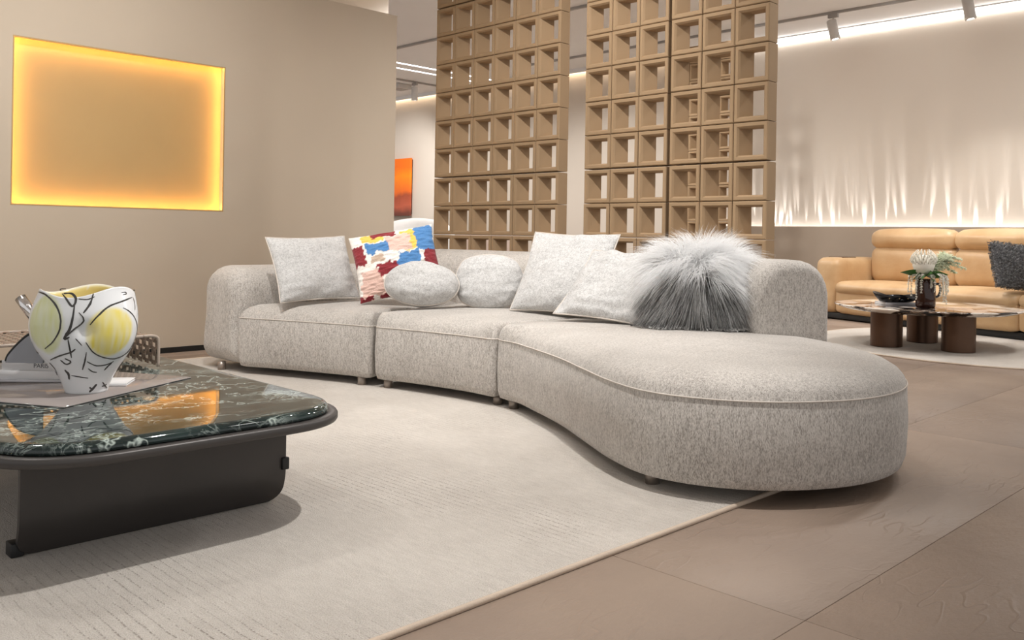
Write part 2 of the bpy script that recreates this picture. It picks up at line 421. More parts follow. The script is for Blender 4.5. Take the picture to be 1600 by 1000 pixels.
# ------------------------------------------------------------------ room shell
fl = struct(box('floor', (-4, -4, -.06), (11.45, 18.2, -.004), M['grout']))
tw, tl = .76, 2.45
tm = box_me((0, 0, -.02), (tl - .002, tw - .002, 0), .0008, 1)
tm.materials.append(M['floor'])
for i in range(-4, 7):
    for j in range(-6, 22):
        x, y = 2.045 + i * tl, 1.03 + j * tw
        if x > 11.2 or x < -3.0 or y > 17 or y < -3.4: continue
        if math.hypot(x - 4, y - 4) > 13.5: continue
        o = obj('tile', tm, None, fl); o.location = (x, y, 0)
ce = struct(box('ceiling', (-4, -4, CEIL), (11.45, 18.2, CEIL + .1), M['white']))
# left partition with recessed niche
YW, NX0, NX1, NZ0, NZ1, WT = 6.57, 1.825, 3.335, 1.07, 2.20, 2.91
xs = [-3.0, NX0, NX1, 5.0]; zs = [0, NZ0, NZ1, WT]; vs = []; fs = []
for z in zs:
    for x in xs: vs.append((x, YW, z))
for j in range(3):
    for i in range(3):
        if (i, j) != (1, 1): fs.append((j * 4 + i, j * 4 + i + 1, j * 4 + i + 5, j * 4 + i + 4))
ND = .07; k = len(vs)
vs += [(NX0, YW + ND, NZ0), (NX1, YW + ND, NZ0), (NX1, YW + ND, NZ1), (NX0, YW + ND, NZ1)]
fr = [5, 6, 10, 9]
for a in range(4): b = (a + 1) % 4; fs.append((fr[a], fr[b], k + b, k + a))
k2 = len(vs); YB = YW + .2
vs += [(xs[0], YB, 0), (xs[3], YB, 0), (xs[3], YB, WT), (xs[0], YB, WT)]
fs += [(k2, k2 + 1, k2 + 2, k2 + 3), (0, 1, 2, 3, k2 + 1, k2), (12, 13, 14, 15, k2 + 2, k2 + 3), (3, 7, 11, 15, k2 + 2, k2 + 1), (0, 4, 8, 12, k2 + 3, k2)]
wl = struct(obj('wall_left', fix(mesh('wall', vs, fs, False)), M['wall']))
box('niche_panel', (NX0, YW + ND - .004, NZ0), (NX1, YW + ND + .01, NZ1), M['ochre'], wl)
def ring4(name, inset, y0, y1, mat):
    w = inset
    for lo, hi in [((NX0, y0, NZ1 - w), (NX1, y1, NZ1)), ((NX0, y0, NZ0), (NX1, y1, NZ0 + w)), ((NX0, y0, NZ0 + w), (NX0 + w, y1, NZ1 - w)), ((NX1 - w, y0, NZ0 + w), (NX1, y1, NZ1 - w))]:
        box(name, lo, hi, mat, wl)
ring4('niche_lip', .009, YW - .001, YW + .006, M['ochre'])
ring4('led_strip', .004, YW + .008, YW + .014, M['ledamber'])
struct(box('baseboard_left', (-3, YW - .012, 0), (5.0, YW, .04), M['black']))
struct(box('wall_left_rear', (-3, 8.0, 0), (5.965, 8.15, CEIL), M['wallb']))
# back wall, ledge, lights
BX = 11.3
struct(box('wall_back', (BX, -1, 0), (BX + .12, 18.2, CEIL), M['wallb']))
lg = struct(box('wall_back_ledge', (BX - .16, -1, 0), (BX - .10, 7.4, 1.11), M['ledge']))
box('ledge_end', (BX - .10, 7.34, 0), (BX, 7.4, 1.11), M['ledge'], lg)
box('led_trough', (BX - .10, -1, 1.0), (BX - .001, 7.34, 1.05), M['ledtrough'], lg)
tp = thing('cove_light', 'long white strip light along the top of the back wall', 'light', (BX, 0, CEIL))
box('diffuser', (-.06, -1, -.085), (0, 7.4, -.002), M['led'], tp); box('trim_lip', (-.075, -1, -.015), (-.06, 7.4, -.001), M['lampw'], tp)
wc = thing('cove_light', 'warm strip light along the top of the far wall by the painting', 'light', (BX, 0, CEIL))
box('diffuser', (-.05, 7.5, -.03), (-.001, 18, -.001), M['ledwarm'], wc)
box('trim_lip', (-.16, 7.5, -.07), (-.14, 18, -.001), M['white'], wc)
wc2 = thing('cove_light', 'warm strip light on the ceiling behind the beige partition', 'light', (0, 8.0, CEIL))
box('diffuser', (-2.5, -.05, -.03), (5.9, -.001, -.001), M['ledwarm'], wc2)
box('trim_lip', (-2.5, -.16, -.07), (5.9, -.14, -.001), M['white'], wc2)
for y, lb in ((11.63, 'slim white linear ceiling light nearer the beige partition'), (12.0, 'slim white linear ceiling light nearer the orange painting')):
    tt = thing('linear_light', lb, 'light', (0, y, CEIL), 0, 'linear ceiling lights')
    box('diffuser', (5.5, -.03, -.012), (11.1, .03, -.001), M['led'], tt)
    box('housing', (5.45, -.04, -.008), (11.15, .04, 0), M['lampw'], tt)
# track rails and heads
tag(box('track_rail', (10.355, 2.2, CEIL - .03), (10.39, 10.4, CEIL), M['track']), 'thin grey track rail in front of the lit back wall', 'track rail')
tag(box('track_rail', (8.13, 2.2, CEIL - .03), (8.17, 11.2, CEIL), M['track']), 'thin grey track rail across the ceiling behind the block screens', 'track rail')
tag(box('track_rail', (7.0, 12.83, CEIL - .03), (11.1, 12.865, CEIL), M['track']), 'thin grey track rail running towards the orange painting', 'track rail')
def lamp(loc, tilt, rz, label):
    o = thing('track_spotlight', label, 'spotlight', loc, rz)
    box('adapter', (-.02, -.06, -.045), (.02, .06, 0), M['track'], o)
    b = obj('stem', tube_me([(0, 0, -.04), (0, 0, -.10)], .012), M['lampw'], o)
    h = obj('head', lathe_me([(.030, .10), (.055, .095), (.058, .08), (.058, -.14), (.052, -.15), (.047, -.15), (.047, -.13)], 24), M['lampw'], o)
    h.location = (0, 0, -.17); h.rotation_euler = (tilt, 0, 0)
    obj('lens', lathe_me([(.046, -.128), (.046, -.131)], 24), M['lens'], h)
    return o
lamp((10.372, 4.99, CEIL - .03), math.radians(-14), 0, 'small white cylinder spotlight hanging by the block screen edge')
lamp((10.372, 3.45, CEIL - .03), math.radians(-10), 0, 'small white cylinder spotlight above the leather sofa')
lamp((10.2, 12.847, CEIL - .03), 0, 0, 'small white cylinder spotlight hanging near the orange painting')
cs = thing('ceiling_cassette', 'square white ceiling unit beside the spotlight near the painting', 'ceiling unit', (10.25, 13.35, CEIL))
box('body', (-.16, -.16, -.09), (.16, .16, 0), M['lampw'], cs, .015); box('grille', (-.11, -.11, -.094), (.11, .11, -.088), M['track'], cs)
# ------------------------------------------------------------------ block screens
PB = .23
def block_me():
    s, d = PB - .004, .10; vs = []; fs = []
    def rect(x, l, r, b, tp_): # l = +y side inset
        i = len(vs); vs.extend([(x, r, b), (x, PB - l, b), (x, PB - l, PB - tp_), (x, r, PB - tp_)]); return i
    g = .002
    R = [rect(d, g, g, g, g), rect(.005, g, g, g, g), rect(0, g + .005, g + .005, g + .005, g + .005), rect(0, .024, .024, .024, .024),
         rect(.012, .034, .034, .034, .034), rect(d, .034 + .040, .034, .034, .034)]
    for a, b in zip(R, R[1:]):
        for k in range(4): l = (k + 1) % 4; fs.append((a + k, a + l, b + l, b + k))
    a, b = R[-1], R[0]
    for k in range(4): l = (k + 1) % 4; fs.append((a + k, a + l, b + l, b + k))
    return fix(mesh('block', vs, fs, False))
bme = block_me(); bme.materials.append(M['block'])
def tower(X, y0, cols, rows, label, mid=0):
    t = thing('block_screen', label, 'screen', (X, y0, 0), 0)
    for r in range(rows):
        for c in range(cols):
            o = obj('block', bme, None, t); o.location = (random.uniform(-.002, .002), c * PB + (mid if c >= cols // 2 else 0), r * PB + (r // 6) * .006)
    return t
tower(4.73, 4.305, 6, 15, 'tall tan breeze-block screen beside the beige partition wall')
tower(4.71, 2.65, 6, 15, 'tall tan breeze-block screen behind the fur cushion', .02)
tower(10.0, 6.10, 4, 15, 'distant tan breeze-block screen seen through the openings of the nearer one')

# ------------------------------------------------------------------ rug
def slab_rug(name, outline, h, label, edge=True):
    n = len(outline); vs = [(p[0], p[1], .0005) for p in outline] + [(p[0], p[1], h) for p in outline]
    fs = [tuple(range(n))[::-1], tuple(range(n, 2 * n))] + [(i, (i + 1) % n, n + (i + 1) % n, n + i) for i in range(n)]
    t = thing(name, label, 'rug'); obj('pile', mesh('rug', vs, fs, False), M['rug'], t)
    tube('binding', [(p[0], p[1], h * .55) for p in outline], h * .75, M['rugedge'], t, 8, True); return t
slab_rug('area_rug', resample([(-1.4, 1.63), (3.95, 1.63), (3.95, 6.1), (-1.4, 6.1)], 80, True), .012, 'large pale wool rug with broken woven lines under sofa and coffee table')
slab_rug('round_rug', [(8.75 + 1.58 * math.cos(a * PI / 48), 2.6 + 1.58 * math.sin(a * PI / 48)) for a in range(96)], .010, 'round beige rug under the bronze-legged marble table')

# ------------------------------------------------------------------ sectional sofa
sofa = thing('sectional_sofa', 'curved light grey chenille sectional sofa with rounded chaise end', 'sofa', (0, 0, 0))
prof = [(.05, .055), (.012, .065), (0, .10), (-.006, .22), (0, .365), (.004, .372), (.010, .392), (.03, .415), (.065, .436), (.12, .452)]
def corner(pts, r, closed=True):
    """round every corner marked as ('c', x, y)"""
    return pts
def seat(outl, crown, c=None, inner=()):
    o = resample(outl, 220, True)
    s = obj('seat', loft_me(o, prof, crown, c, inner, True), M['sofa'], sofa)
    tube('piping', [(p.x, p.y, .369) for p in [Vector((q[0], q[1])) for q in o]], .0030, M['piping'], s, 6, True)
    return s
def rquad(a, b, c, d, r=.06, mid_ab=None):
    """quad outline with rounded corners; a->b front edge may bow through mid_ab"""
    P = [Vector(p) for p in (a, b, c, d)]; out = []
    for i in range(4):
        p, q, n_ = P[i], P[i - 1], P[(i + 1) % 4]
        u, v = (q - p).normalized(), (n_ - p).normalized()
        A, B = p + u * r, p + v * r
        for k in range(7):
            s = k / 6; out.append(A.lerp(p, s).lerp(p.lerp(B, s), s))
        if i == 0 and mid_ab:
            B2 = P[1] + (P[0] - P[1]).normalized() * r
            for m in mid_ab: out.append(Vector(m))
    return out
seat(rquad((2.79, 5.29), (3.145, 4.345), (4.32, 4.72), (4.20, 5.32), .035, [(2.90, 5.03), (3.005, 4.77), (3.095, 4.53)]), .022, None, [((3.145, 4.345), (4.32, 4.72))])
seat(rquad((3.155, 4.315), (3.283, 3.43), (4.38, 3.42), (4.33, 4.70), .03, [(3.205, 4.12), (3.245, 3.90), (3.275, 3.66)]), .022, None, [((3.155, 4.315), (4.33, 4.70)), ((3.283, 3.43), (4.38, 3.42))])
cf = spline([(3.285, 3.385), (3.262, 3.25), (3.18, 3.06), (3.03, 2.74), (2.86, 2.45), (2.70, 2.17), (2.62, 1.94), (2.65, 1.73), (2.77, 1.54), (2.97, 1.40), (3.19, 1.335), (3.42, 1.345), (3.66, 1.43), (3.88, 1.59), (4.06, 1.82), (4.2, 2.1), (4.32, 2.5), (4.36, 3.0), (4.37, 3.36)], 8)
cf = list(cf) + [Vector((4.365, 3.395)), Vector((4.34, 3.41)), Vector((3.31, 3.415)), Vector((3.292, 3.405))]
seat(cf, .026, (3.55, 2.35), [((3.285, 3.41), (4.37, 3.41))])
def back(path, b, z1, lean=0, name='backrest', r=None, rend=.06):
    return obj(name, sweep_me(spline([Vector((p[0], p[1], 0)) for p in path], 6), arch(b, .06, z1, r, lean), rend), M['sofa'], sofa)
back([(4.08, 2.13), (4.20, 2.42), (4.30, 2.85), (4.345, 3.3), (4.35, 3.44)], .225, .825)
back([(4.35, 3.455), (4.345, 4.0), (4.32, 4.6), (4.27, 5.12)], .21, .815)
back([(4.262, 5.14), (4.22, 5.36), (4.15, 5.7)], .21, .72)
back([(2.77, 5.515), (3.3, 5.53), (4.30, 5.56)], .235, .695, 0, 'armrest', .21, .12)
fm = lathe_me([(.026, 0), (.026, .06)], 16); fm.materials.append(M['footm'])
for x, y in [(2.80, 5.50), (3.16, 4.44), (3.22, 4.26), (3.36, 3.47), (3.34, 3.33), (2.72, 1.98), (3.30, 1.62), (4.1, 1.98), (4.25, 3.9), (4.2, 5.3)]:
    o = obj('foot', fm, None, sofa); o.location = (x, y, .012 if y > 1.64 and x < 3.9 else 0)
    o.scale.z = .9 if y > 1.64 and x < 3.9 else 1.1

# ------------------------------------------------------------------ cushions
def cushion(px, py, d, w, h, t, yaw, tilt, roll, label, seed, rnd=0, mat='boucle', name='cushion', pinch=.06, wr=.020):
    c = at(px, py, d); o = thing(name, label, 'cushion'); place(o, c, yaw, tilt, roll)
    obj('cover', pillow_me(w, h, t, seed, rnd, pinch, wr), M[mat], o)
    tube('piping', border_path(w, h, pinch, rnd), .0045, M['piping' if mat == 'boucle' else mat], o, 6, True)
    return o
cushion(490, 419, 5.85, .55, .48, .17, -34, 32, -2, 'light grey square cushion beside the sofa armrest', 1)
cushion(659, 444, 5.50, .46, .29, .20, 0, 30, 3, 'small oval light grey cushion lying in front of the patchwork cushion', 3, .95, wr=.022)
cushion(765, 440, 5.58, .43, .36, .17, 0, 22, 0, 'round light grey cushion between the oval cushion and the upright square one', 4, .8, wr=.02)
cushion(882, 426, 5.30, .58, .54, .17, 32, 30, 1, 'upright light grey square cushion standing above the sofa back', 5)
cushion(968, 447, 4.84, .60, .50, .15, 36, 46, 4, 'slumped light grey cushion half under the fur cushion', 6, 0, 'boucle', wr=.03)
# tufted patchwork cushion
W2, H2 = .55, .46
pc = thing('patchwork_cushion', 'tufted patchwork cushion in red, blue, yellow, pink and white', 'cushion'); place(pc, at(620, 411, 5.80), -6, 24, -12)
me = pillow_me(W2, H2, .17, 2, 0, .05, .008, 90)
cw, cr, cb, cy, cp, ct = srgb(240, 234, 226), srgb(140, 42, 50), srgb(80, 132, 186), srgb(240, 196, 92), srgb(226, 190, 176), srgb(200, 176, 156)
patches = [(.26, .98, .55, .88, cr), (.14, .97, .42, .82, cy), (.18, .80, .42, .64, cb), (.0, .82, .14, .48, cr), (.42, .86, .70, .62, cp), (.60, .92, .76, .60, cy), (.76, .98, .98, .58, cb),
           (.20, .62, .38, .50, ct), (.52, .58, .78, .36, cb), (.84, .58, 1.0, .34, cr), (.74, .40, .95, .2, cp), (.28, .46, .56, .26, cr), (.06, .40, .32, .04, cp), (.0, .08, .16, .0, cr), (.24, .10, .40, .0, cr),
           (.46, .20, .70, .04, cy), (.74, .16, .96, .0, cb)]
def patch(co, i):
    q = co * 14; u = co.x / W2 + .5 + .035 * noise.noise(q) + .03 * noise.noise(q * 3); v = co.z / H2 + .5 + .045 * noise.noise(q + Vector((5, 5, 5))) + .03 * noise.noise(q * 3.3 + Vector((2, 5, 5)))
    for x0, y1, x1, y0, c in patches:
        if x0 <= u <= x1 and y0 <= v <= y1: return c
    return cw
vcol(me, patch)
for v in me.vertices:
    k = noise.noise(Vector((v.co.x * 14, v.co.y * 4, v.co.z * 60))); v.co.y += math.copysign(.017 * k, v.co.y) if abs(v.co.y) > .012 else 0
obj('cover', me, M['tuft'], pc)

# fur cushion: long white-to-grey strands
fu = thing('fur_cushion', 'long-haired fur cushion, white on top and grey below', 'cushion'); fc = at(1094, 452, 4.53); place(fu, fc, 0, 26, 0)
bm_ = pillow_me(.50, .44, .26, 9, .35, .0, .01, 24, 2.2)
vcol(bm_, lambda co, i: (.20, .19, .18) if co.z < .05 else (.7, .7, .7))
obj('cover', bm_, M['fur'], fu)
Minv = fu.matrix_world.to_3x3().inverted(); DOWN = (Minv @ Vector((0, 0, -1))).normalized()
vs = []; fs = []; cols = []
polys = [p for p in bm_.polygons]; areas = [p.area for p in polys]
picks = random.choices(range(len(polys)), areas, k=26000)
for pi in picks:
    p = polys[pi]; nrm = p.normal; co = Vector((0, 0, 0)); ws = [random.random() for _ in p.vertices]; s_ = sum(ws)
    for wv, vi in zip(ws, p.vertices): co += bm_.vertices[vi].co * (wv / s_)
    h = co.z / .22
    if co.y > .08 and h < .3: continue
    L = random.uniform(.10, .19) * (1 if h < .75 else .75)
    radial = Vector((co.x, 0, co.z * .6)); 
    if radial.length > 1e-4: radial.normalize()
    g = DOWN - nrm * DOWN.dot(nrm)
    clump = Vector((noise.noise(co * 16), noise.noise(co * 16 + Vector((9, 0, 0))), noise.noise(co * 16 + Vector((0, 9, 0)))))
    d0 = (nrm * .42 + g * (.75 if h < .6 else .35) + radial * .35 + clump * .45 + Vector((random.gauss(0, .12), random.gauss(0, .12), random.gauss(0, .12)))).normalized()
    d1 = (d0 * .55 + DOWN * (.85 if h < .6 else .7) + clump * .3 + radial * .25).normalized()
    side = nrm.cross(d0) + Vector((random.gauss(0, .25), random.gauss(0, .25), random.gauss(0, .25)))
    if side.length < 1e-4: continue
    side.normalize(); w0 = random.uniform(.0008, .0015); b = len(vs); S = 4
    grey = noise.noise(co * 11 + Vector((3, 1, 7))) * .5 + .5
    edge = .12 + .30 * noise.noise(co * 8) - .45 * min(1, abs(co.x) / .25) * (1 if co.x > 0 else .2)
    if h > edge: c0, c1 = (.93, .93, .93), (.97, .97, .97)
    else:
        k = random.uniform(.45, 1.0) * (.22 + .85 * grey); c0 = (.16 * k, .15 * k, .14 * k); c1 = (.60 * k + .08, .58 * k + .08, .56 * k + .08)
        if random.random() < .34: c1 = (.80, .80, .79); c0 = (.4, .4, .4)
    pnt = co.copy()
    for s in range(S + 1):
        tt = s / S; wv = w0 * (1 - tt * .85); vs.append(pnt + side * wv); vs.append(pnt - side * wv)
        cc = tuple(a + (b_ - a) * tt for a, b_ in zip(c0, c1)); cols.append(cc); cols.append(cc)
        pnt = pnt + (d0.lerp(d1, tt)).normalized() * (L / S)
    for s in range(S): fs.append((b + 2 * s + 1, b + 2 * s, b + 2 * s + 2, b + 2 * s + 3))
zlim = .478
MW = fu.matrix_world
for i, v in enumerate(vs):
    wv = MW @ v
    if wv.z < zlim: wv.z = zlim + random.uniform(0, .012); vs[i] = MW.inverted() @ wv
fm_ = mesh('fur', vs, fs); vcol(fm_, lambda co, i: cols[i]); o = obj('fur', fm_, M['fur'], fu); o['kind'] = 'stuff'

# ------------------------------------------------------------------ coffee table
TX0, TX1, TY0, TY1 = .63, 1.70, 2.335, 4.05
def rrect(x0, y0, x1, y1, r, n=14, e=2.3):
    out = []
    for cx, cy, a0 in ((x1 - r, y1 - r, 0), (x0 + r, y1 - r, PI / 2), (x0 + r, y0 + r, PI), (x1 - r, y0 + r, 1.5 * PI)):
        for k in range(n + 1):
            a = a0 + PI / 2 * k / n; c, s = math.cos(a), math.sin(a)
            out.append((cx + r * math.copysign(abs(c) ** (2 / e), c), cy + r * math.copysign(abs(s) ** (2 / e), s)))
    return out
tab = thing('coffee_table', 'low black coffee table with a glossy dark green marble top', 'table', (0, 0, 0))
lipo = rrect(TX0, TY0, TX1, TY1, .30); mar = rrect(TX0 + .028, TY0 + .028, TX1 - .028, TY1 - .028, .275)
obj('tray_rim', loft_me(lipo, [(.02, .318), (.004, .320), (0, .326), (0, .340), (.004, .346), (.03, .346)], 0), M['darkmetal'], tab)
obj('marble_top', loft_me(mar, [(.004, .347), (0, .350), (0, .356), (.003, .364), (.010, .371), (.018, .374), (.03, .375)], 0), M['marble'], tab)
def plate(name, x0, x1, y, z1, rr=.05, th=.018, curl=.05):
    """upright sheet along x, lower corners rounded, foot curling back"""
    vs = []; fs = []; n = 40; m = 14
    def zb(x):
        for cx, sgn in ((x0 + rr, -1), (x1 - rr, 1)):
            if (x - cx) * sgn > 0: return rr - math.sqrt(max(0, rr * rr - (x - cx) ** 2))
        return 0
    for sd in (0, 1):
        for i in range(n + 1):
            tt = i / n; x = x0 + (x1 - x0) * (tt * tt * (3 - 2 * tt))
            b = .0135 + zb(x)
            for j in range(m + 1):
                z = b + (z1 - b) * (j / m) ** 1.5; off = curl * max(0, 1 - z / .13) ** 2
                vs.append((x, y + off + sd * th, z))
    q = (n + 1) * (m + 1); I = lambda s, i, j: s * q + i * (m + 1) + j
    for i in range(n):
        for j in range(m):
            fs.append((I(0, i, j), I(0, i + 1, j), I(0, i + 1, j + 1), I(0, i, j + 1))); fs.append((I(1, i, j), I(1, i, j + 1), I(1, i + 1, j + 1), I(1, i + 1, j)))
        fs.append((I(0, i, 0), I(1, i, 0), I(1, i + 1, 0), I(0, i + 1, 0))); fs.append((I(0, i, m), I(0, i + 1, m), I(1, i + 1, m), I(1, i, m)))
    for i in (0, n):
        for j in range(m): fs.append((I(0, i, j), I(0, i, j + 1), I(1, i, j + 1), I(1, i, j)))
    me = fix(mesh('plate', vs, fs)); me.set_sharp_from_angle(angle=math.radians(40)); return obj(name, me, M['darkmetal'], tab)
p1 = plate('leg_panel', .775, 1.59, 2.66, .320)
plate('leg_panel', 1.13, 1.60, 3.70, .320)
box('corner_guard', (1.572, 2.650, .125), (1.598, 2.690, .165), M['rubber'], p1, .003)
box('corner_guard', (.764, 2.692, .0135), (.798, 2.742, .052), M['rubber'], p1, .003)

TZ = .3755
# glossy sheet under the vase
sh = thing('table_sheet', 'thin pale glossy sheet lying under the painted vase', 'sheet', (.955, 2.875, TZ), math.radians(29))
box('sheet', (0, 0, 0), (.62, .60, .004), M['mat'], sh, .001, 1)
# books
def book(w, d, t_, loc, rz, label, cover, title=None):
    b = thing('book', label, 'book', loc, rz)
    box('pages', (.004, .004, .003), (w - .006, d - .006, t_ - .003), M['paper'], b)
    box('cover', (0, 0, 0), (w, d, .003), cover, b, .0008, 1); box('cover', (0, 0, t_ - .003), (w, d, t_), cover, b, .0008, 1)
    s = box('spine', (0, -.002, 0), (w, .003, t_), cover, b, .0008, 1)
    if title:
        for txt, size, x, zo in title:
            cu = bpy.data.curves.new('title', 'FONT'); cu.body = txt; cu.size = size; cu.extrude = .0002
            tmp = bpy.data.objects.new('tmp', cu); COL.objects.link(tmp); dg = bpy.context.evaluated_depsgraph_get()
            me_ = bpy.data.meshes.new_from_object(tmp.evaluated_get(dg)); bpy.data.objects.remove(tmp)
            to = obj('title_lettering', me_, M['ink'], s); to.rotation_euler = (PI / 2, 0, 0); to.location = (x, -.0024, zo)
    return b
BR = YAW - PI / 2
z0 = TZ + .0045
bl = at(-70, 603, 3.12); b2 = at(-38, 600, 3.14); b3 = at(3, 580, 3.15)
book(.40, .27, .008, (bl.x, bl.y, z0), BR + math.radians(3), 'thin pale grey book at the bottom of the stack', M['greybook'])
book(.32, .24, .030, (b2.x, b2.y, z0 + .0085), BR + math.radians(1), 'thick white book under the PARIS book', M['paper'])
book(.27, .21, .034, (b3.x, b3.y, z0 + .039), BR + math.radians(-3), 'white book titled PARIS on top of the stack', M['paper'], [('PARIS', .022, .115, .010)])
mg = at(100, 606, 3.05)
book(.20, .13, .010, (mg.x, mg.y, z0), BR + math.radians(10), 'thin white booklet lying behind the painted vase', M['paper'])
# painted vase
VC = at(135, 612, 2.98) + Vector((0, 0, 0)); VS = .955; VB = TZ + .0045
vz = [(0, .066), (.012, .071), (.035, .078), (.07, .096), (.10, .118), (.13, .139), (.16, .155), (.20, .168), (.24, .172), (.28, .169), (.32, .159), (.345, .152), (.362, .149)]
def vR(z):
    for (a, ra), (b, rb) in zip(vz, vz[1:]):
        if z <= b: k = (z - a) / (b - a); return ra + (rb - ra) * k
    return vz[-1][1]
def vsm(z): return (vR(max(0, z - .012)) + vR(z) + vR(min(.362, z + .012))) / 3
# local angle 0 faces the camera
def vr(a, z):
    k = max(0, math.sin(PI * min(1, max(0, (z - .06) / .30)))) ** .8
    lob = .5 + .5 * math.cos(3 * (a - .62)); dent = math.exp(-((a + .05) / .16) ** 2 - ((z - .225) / .03) ** 2)
    return vsm(z) * (1 + .085 * k * (lob - .5) * 1.5 - .10 * dent)
def vtop(a): return .350 + .014 * math.cos(3 * (a - .75)) + .006 * math.sin(2 * a + .6)
va = BR - PI / 2      # local -y toward the camera
def vpt(a, z, off=0):
    r = vr(a, z) + off; return Vector((r * math.sin(a), -r * math.cos(a), z))
na, nz_ = 120, 70; vs = []; fs = []
for j in range(nz_ + 1):
    for i in range(na):
        a = -PI + 2 * PI * i / na; vs.append(vpt(a, vtop(a) * j / nz_))
for j in range(0, 31):
    for i in range(na):
        a = -PI + 2 * PI * i / na; z = vtop(a) * (1 - j / 31 * .9); vs.append(vpt(a, z, -.007 * min(1, .35 + j)))
T = nz_ + 32
for j in range(T - 1):
    for i in range(na): l = (i + 1) % na; fs.append((j * na + i, j * na + l, (j + 1) * na + l, (j + 1) * na + i))
fs.append(tuple(range(na))[::-1]); fs.append(tuple((T - 1) * na + i for i in range(na)))
vme = fix(mesh('vase', vs, fs))
SC = 2.98 / F / .955
def vuv(px, py):
    z = min(max((612 - py) * SC * 1.0, .002), .349); x = (px - 134) * SC
    a = 0
    for _ in range(6): a = math.asin(max(-.985, min(.985, x / vr(a, z))))
    return a, z
PAT = [(vuv(168, 514), .50, .088, (.90, .74, .10)), (vuv(74, 502), .46, .105, (.74, .76, .36)), ((1.75, .21), .4, .08, (.74, .76, .36)), ((-2.6, .21), .5, .07, (.9, .74, .12)), ((2.9, .21), .4, .06, (.9, .74, .12))]
def vc(co, i):
    if i >= (nz_ + 1) * na: return (.86, .74, .34) if i > (nz_ + 2) * na else (.86, .84, .74)
    a = math.atan2(co.x, -co.y); z = co.z; base = Vector((.86, .87, .88))
    for (a0, z0_), da, dz, c in PAT:
        d = math.hypot((a - a0) / da, (z - z0_) / dz)
        if d < 1.0:
            n_ = noise.noise(Vector((a * 14, z * 16, 3))) * .5 + .5; k = min(1, (1 - d) * 7) * (.35 + .8 * n_)
            return tuple(base.lerp(Vector(c), min(1, k)))
    return tuple(base)
vcol(vme, vc)
va_o = thing('painted_vase', 'white ceramic vase with yellow patches and black brush strokes', 'vase', (VC.x, VC.y, VB), BR + math.radians(25.4)); va_o.scale = (VS, VS, VS)
obj('body', vme, M['glaze'], va_o)
strokes = [([(64, 452), (76, 458), (89, 470), (97, 488), (97, 508), (88, 527), (77, 539)], 2.2), ([(53, 532), (60, 545), (68, 548)], 2.4), ([(99, 447), (104, 462), (113, 474), (118, 464), (112, 452), (101, 447)], 2.6),
           ([(116, 472), (114, 490), (110, 508), (103, 522), (110, 520)], 3.0), ([(103, 522), (116, 508), (129, 495), (122, 483)], 1.8), ([(141, 450), (137, 470), (128, 484)], 2.4), ([(121, 463), (133, 464), (143, 460)], 1.4), ([(137, 502), (148, 488), (165, 474), (190, 466), (196, 464)], 2.6),
           ([(132, 528), (142, 543), (156, 552), (172, 556), (188, 551), (198, 538), (204, 518), (200, 496), (191, 484), (182, 478)], 2.2), ([(108, 523), (111, 540), (113, 552)], 1.8), ([(84, 557), (96, 549), (112, 543), (118, 538)], 2.6), ([(98, 556), (106, 562), (112, 558), (104, 553)], 2.2),
           ([(83, 562), (90, 572), (93, 583)], 3.6), ([(104, 572), (109, 579), (110, 588)], 3.0), ([(113, 581), (124, 583), (136, 586)], 1.6), ([(133, 543), (131, 558), (128, 572)], 1.6), ([(134, 558), (146, 565), (160, 565), (171, 561)], 2.0), ([(170, 561), (164, 567), (158, 575)], 2.4), ([(136, 570), (142, 575), (148, 577)], 1.8),
           ([(183, 568), (179, 578)], 2.2), ([(138, 609), (143, 603), (148, 597)], 3.0), ([(138, 601), (143, 606)], 2.0), ([(156, 595), (160, 602), (163, 607)], 2.6), ([(155, 602), (162, 600)], 1.8), ([(197, 464), (200, 474), (200, 484)], 1.8), ([(201, 455), (204, 466), (205, 474)], 1.4), ([(205, 490), (210, 497)], 1.8), ([(180, 453), (186, 452), (187, 458), (182, 459)], 1.4), ([(118, 522), (127, 533)], 1.4)]
def stroke(path_az, wpx):
    P = [Vector((a, z, 0)) for a, z in path_az]; P = resample(spline(P, 6), max(10, len(P) * 6)); n = len(P); vs = []; fs = []
    pts = [vpt(p.x, p.y, .0007) for p in P]
    for i in range(n):
        t_ = (pts[min(i + 1, n - 1)] - pts[max(i - 1, 0)]).normalized(); a, z = P[i].x, P[i].y
        nr = Vector((math.sin(a), -math.cos(a), 0)); sd = t_.cross(nr).normalized(); tt = i / (n - 1)
        w = wpx * SC * .72 * (.25 + .9 * math.sin(PI * min(1, max(0, tt * .94 + .03))) ** .6) * (.85 + .3 * noise.noise(Vector((i * .3, wpx * 9, 0))))
        vs += [pts[i] + sd * w, pts[i] - sd * w]
    for i in range(n - 1): fs.append((2 * i, 2 * i + 1, 2 * i + 3, 2 * i + 2))
    obj('brush_stroke', mesh('stroke', vs, fs), M['brush'], va_o)
for pp, w in strokes:
    az = [vuv(*p) for p in pp]; stroke(az, w)
for pp, w in strokes[::3]:
    stroke([(vuv(*p)[0] + 2.9, vuv(*p)[1]) for p in pp], w)
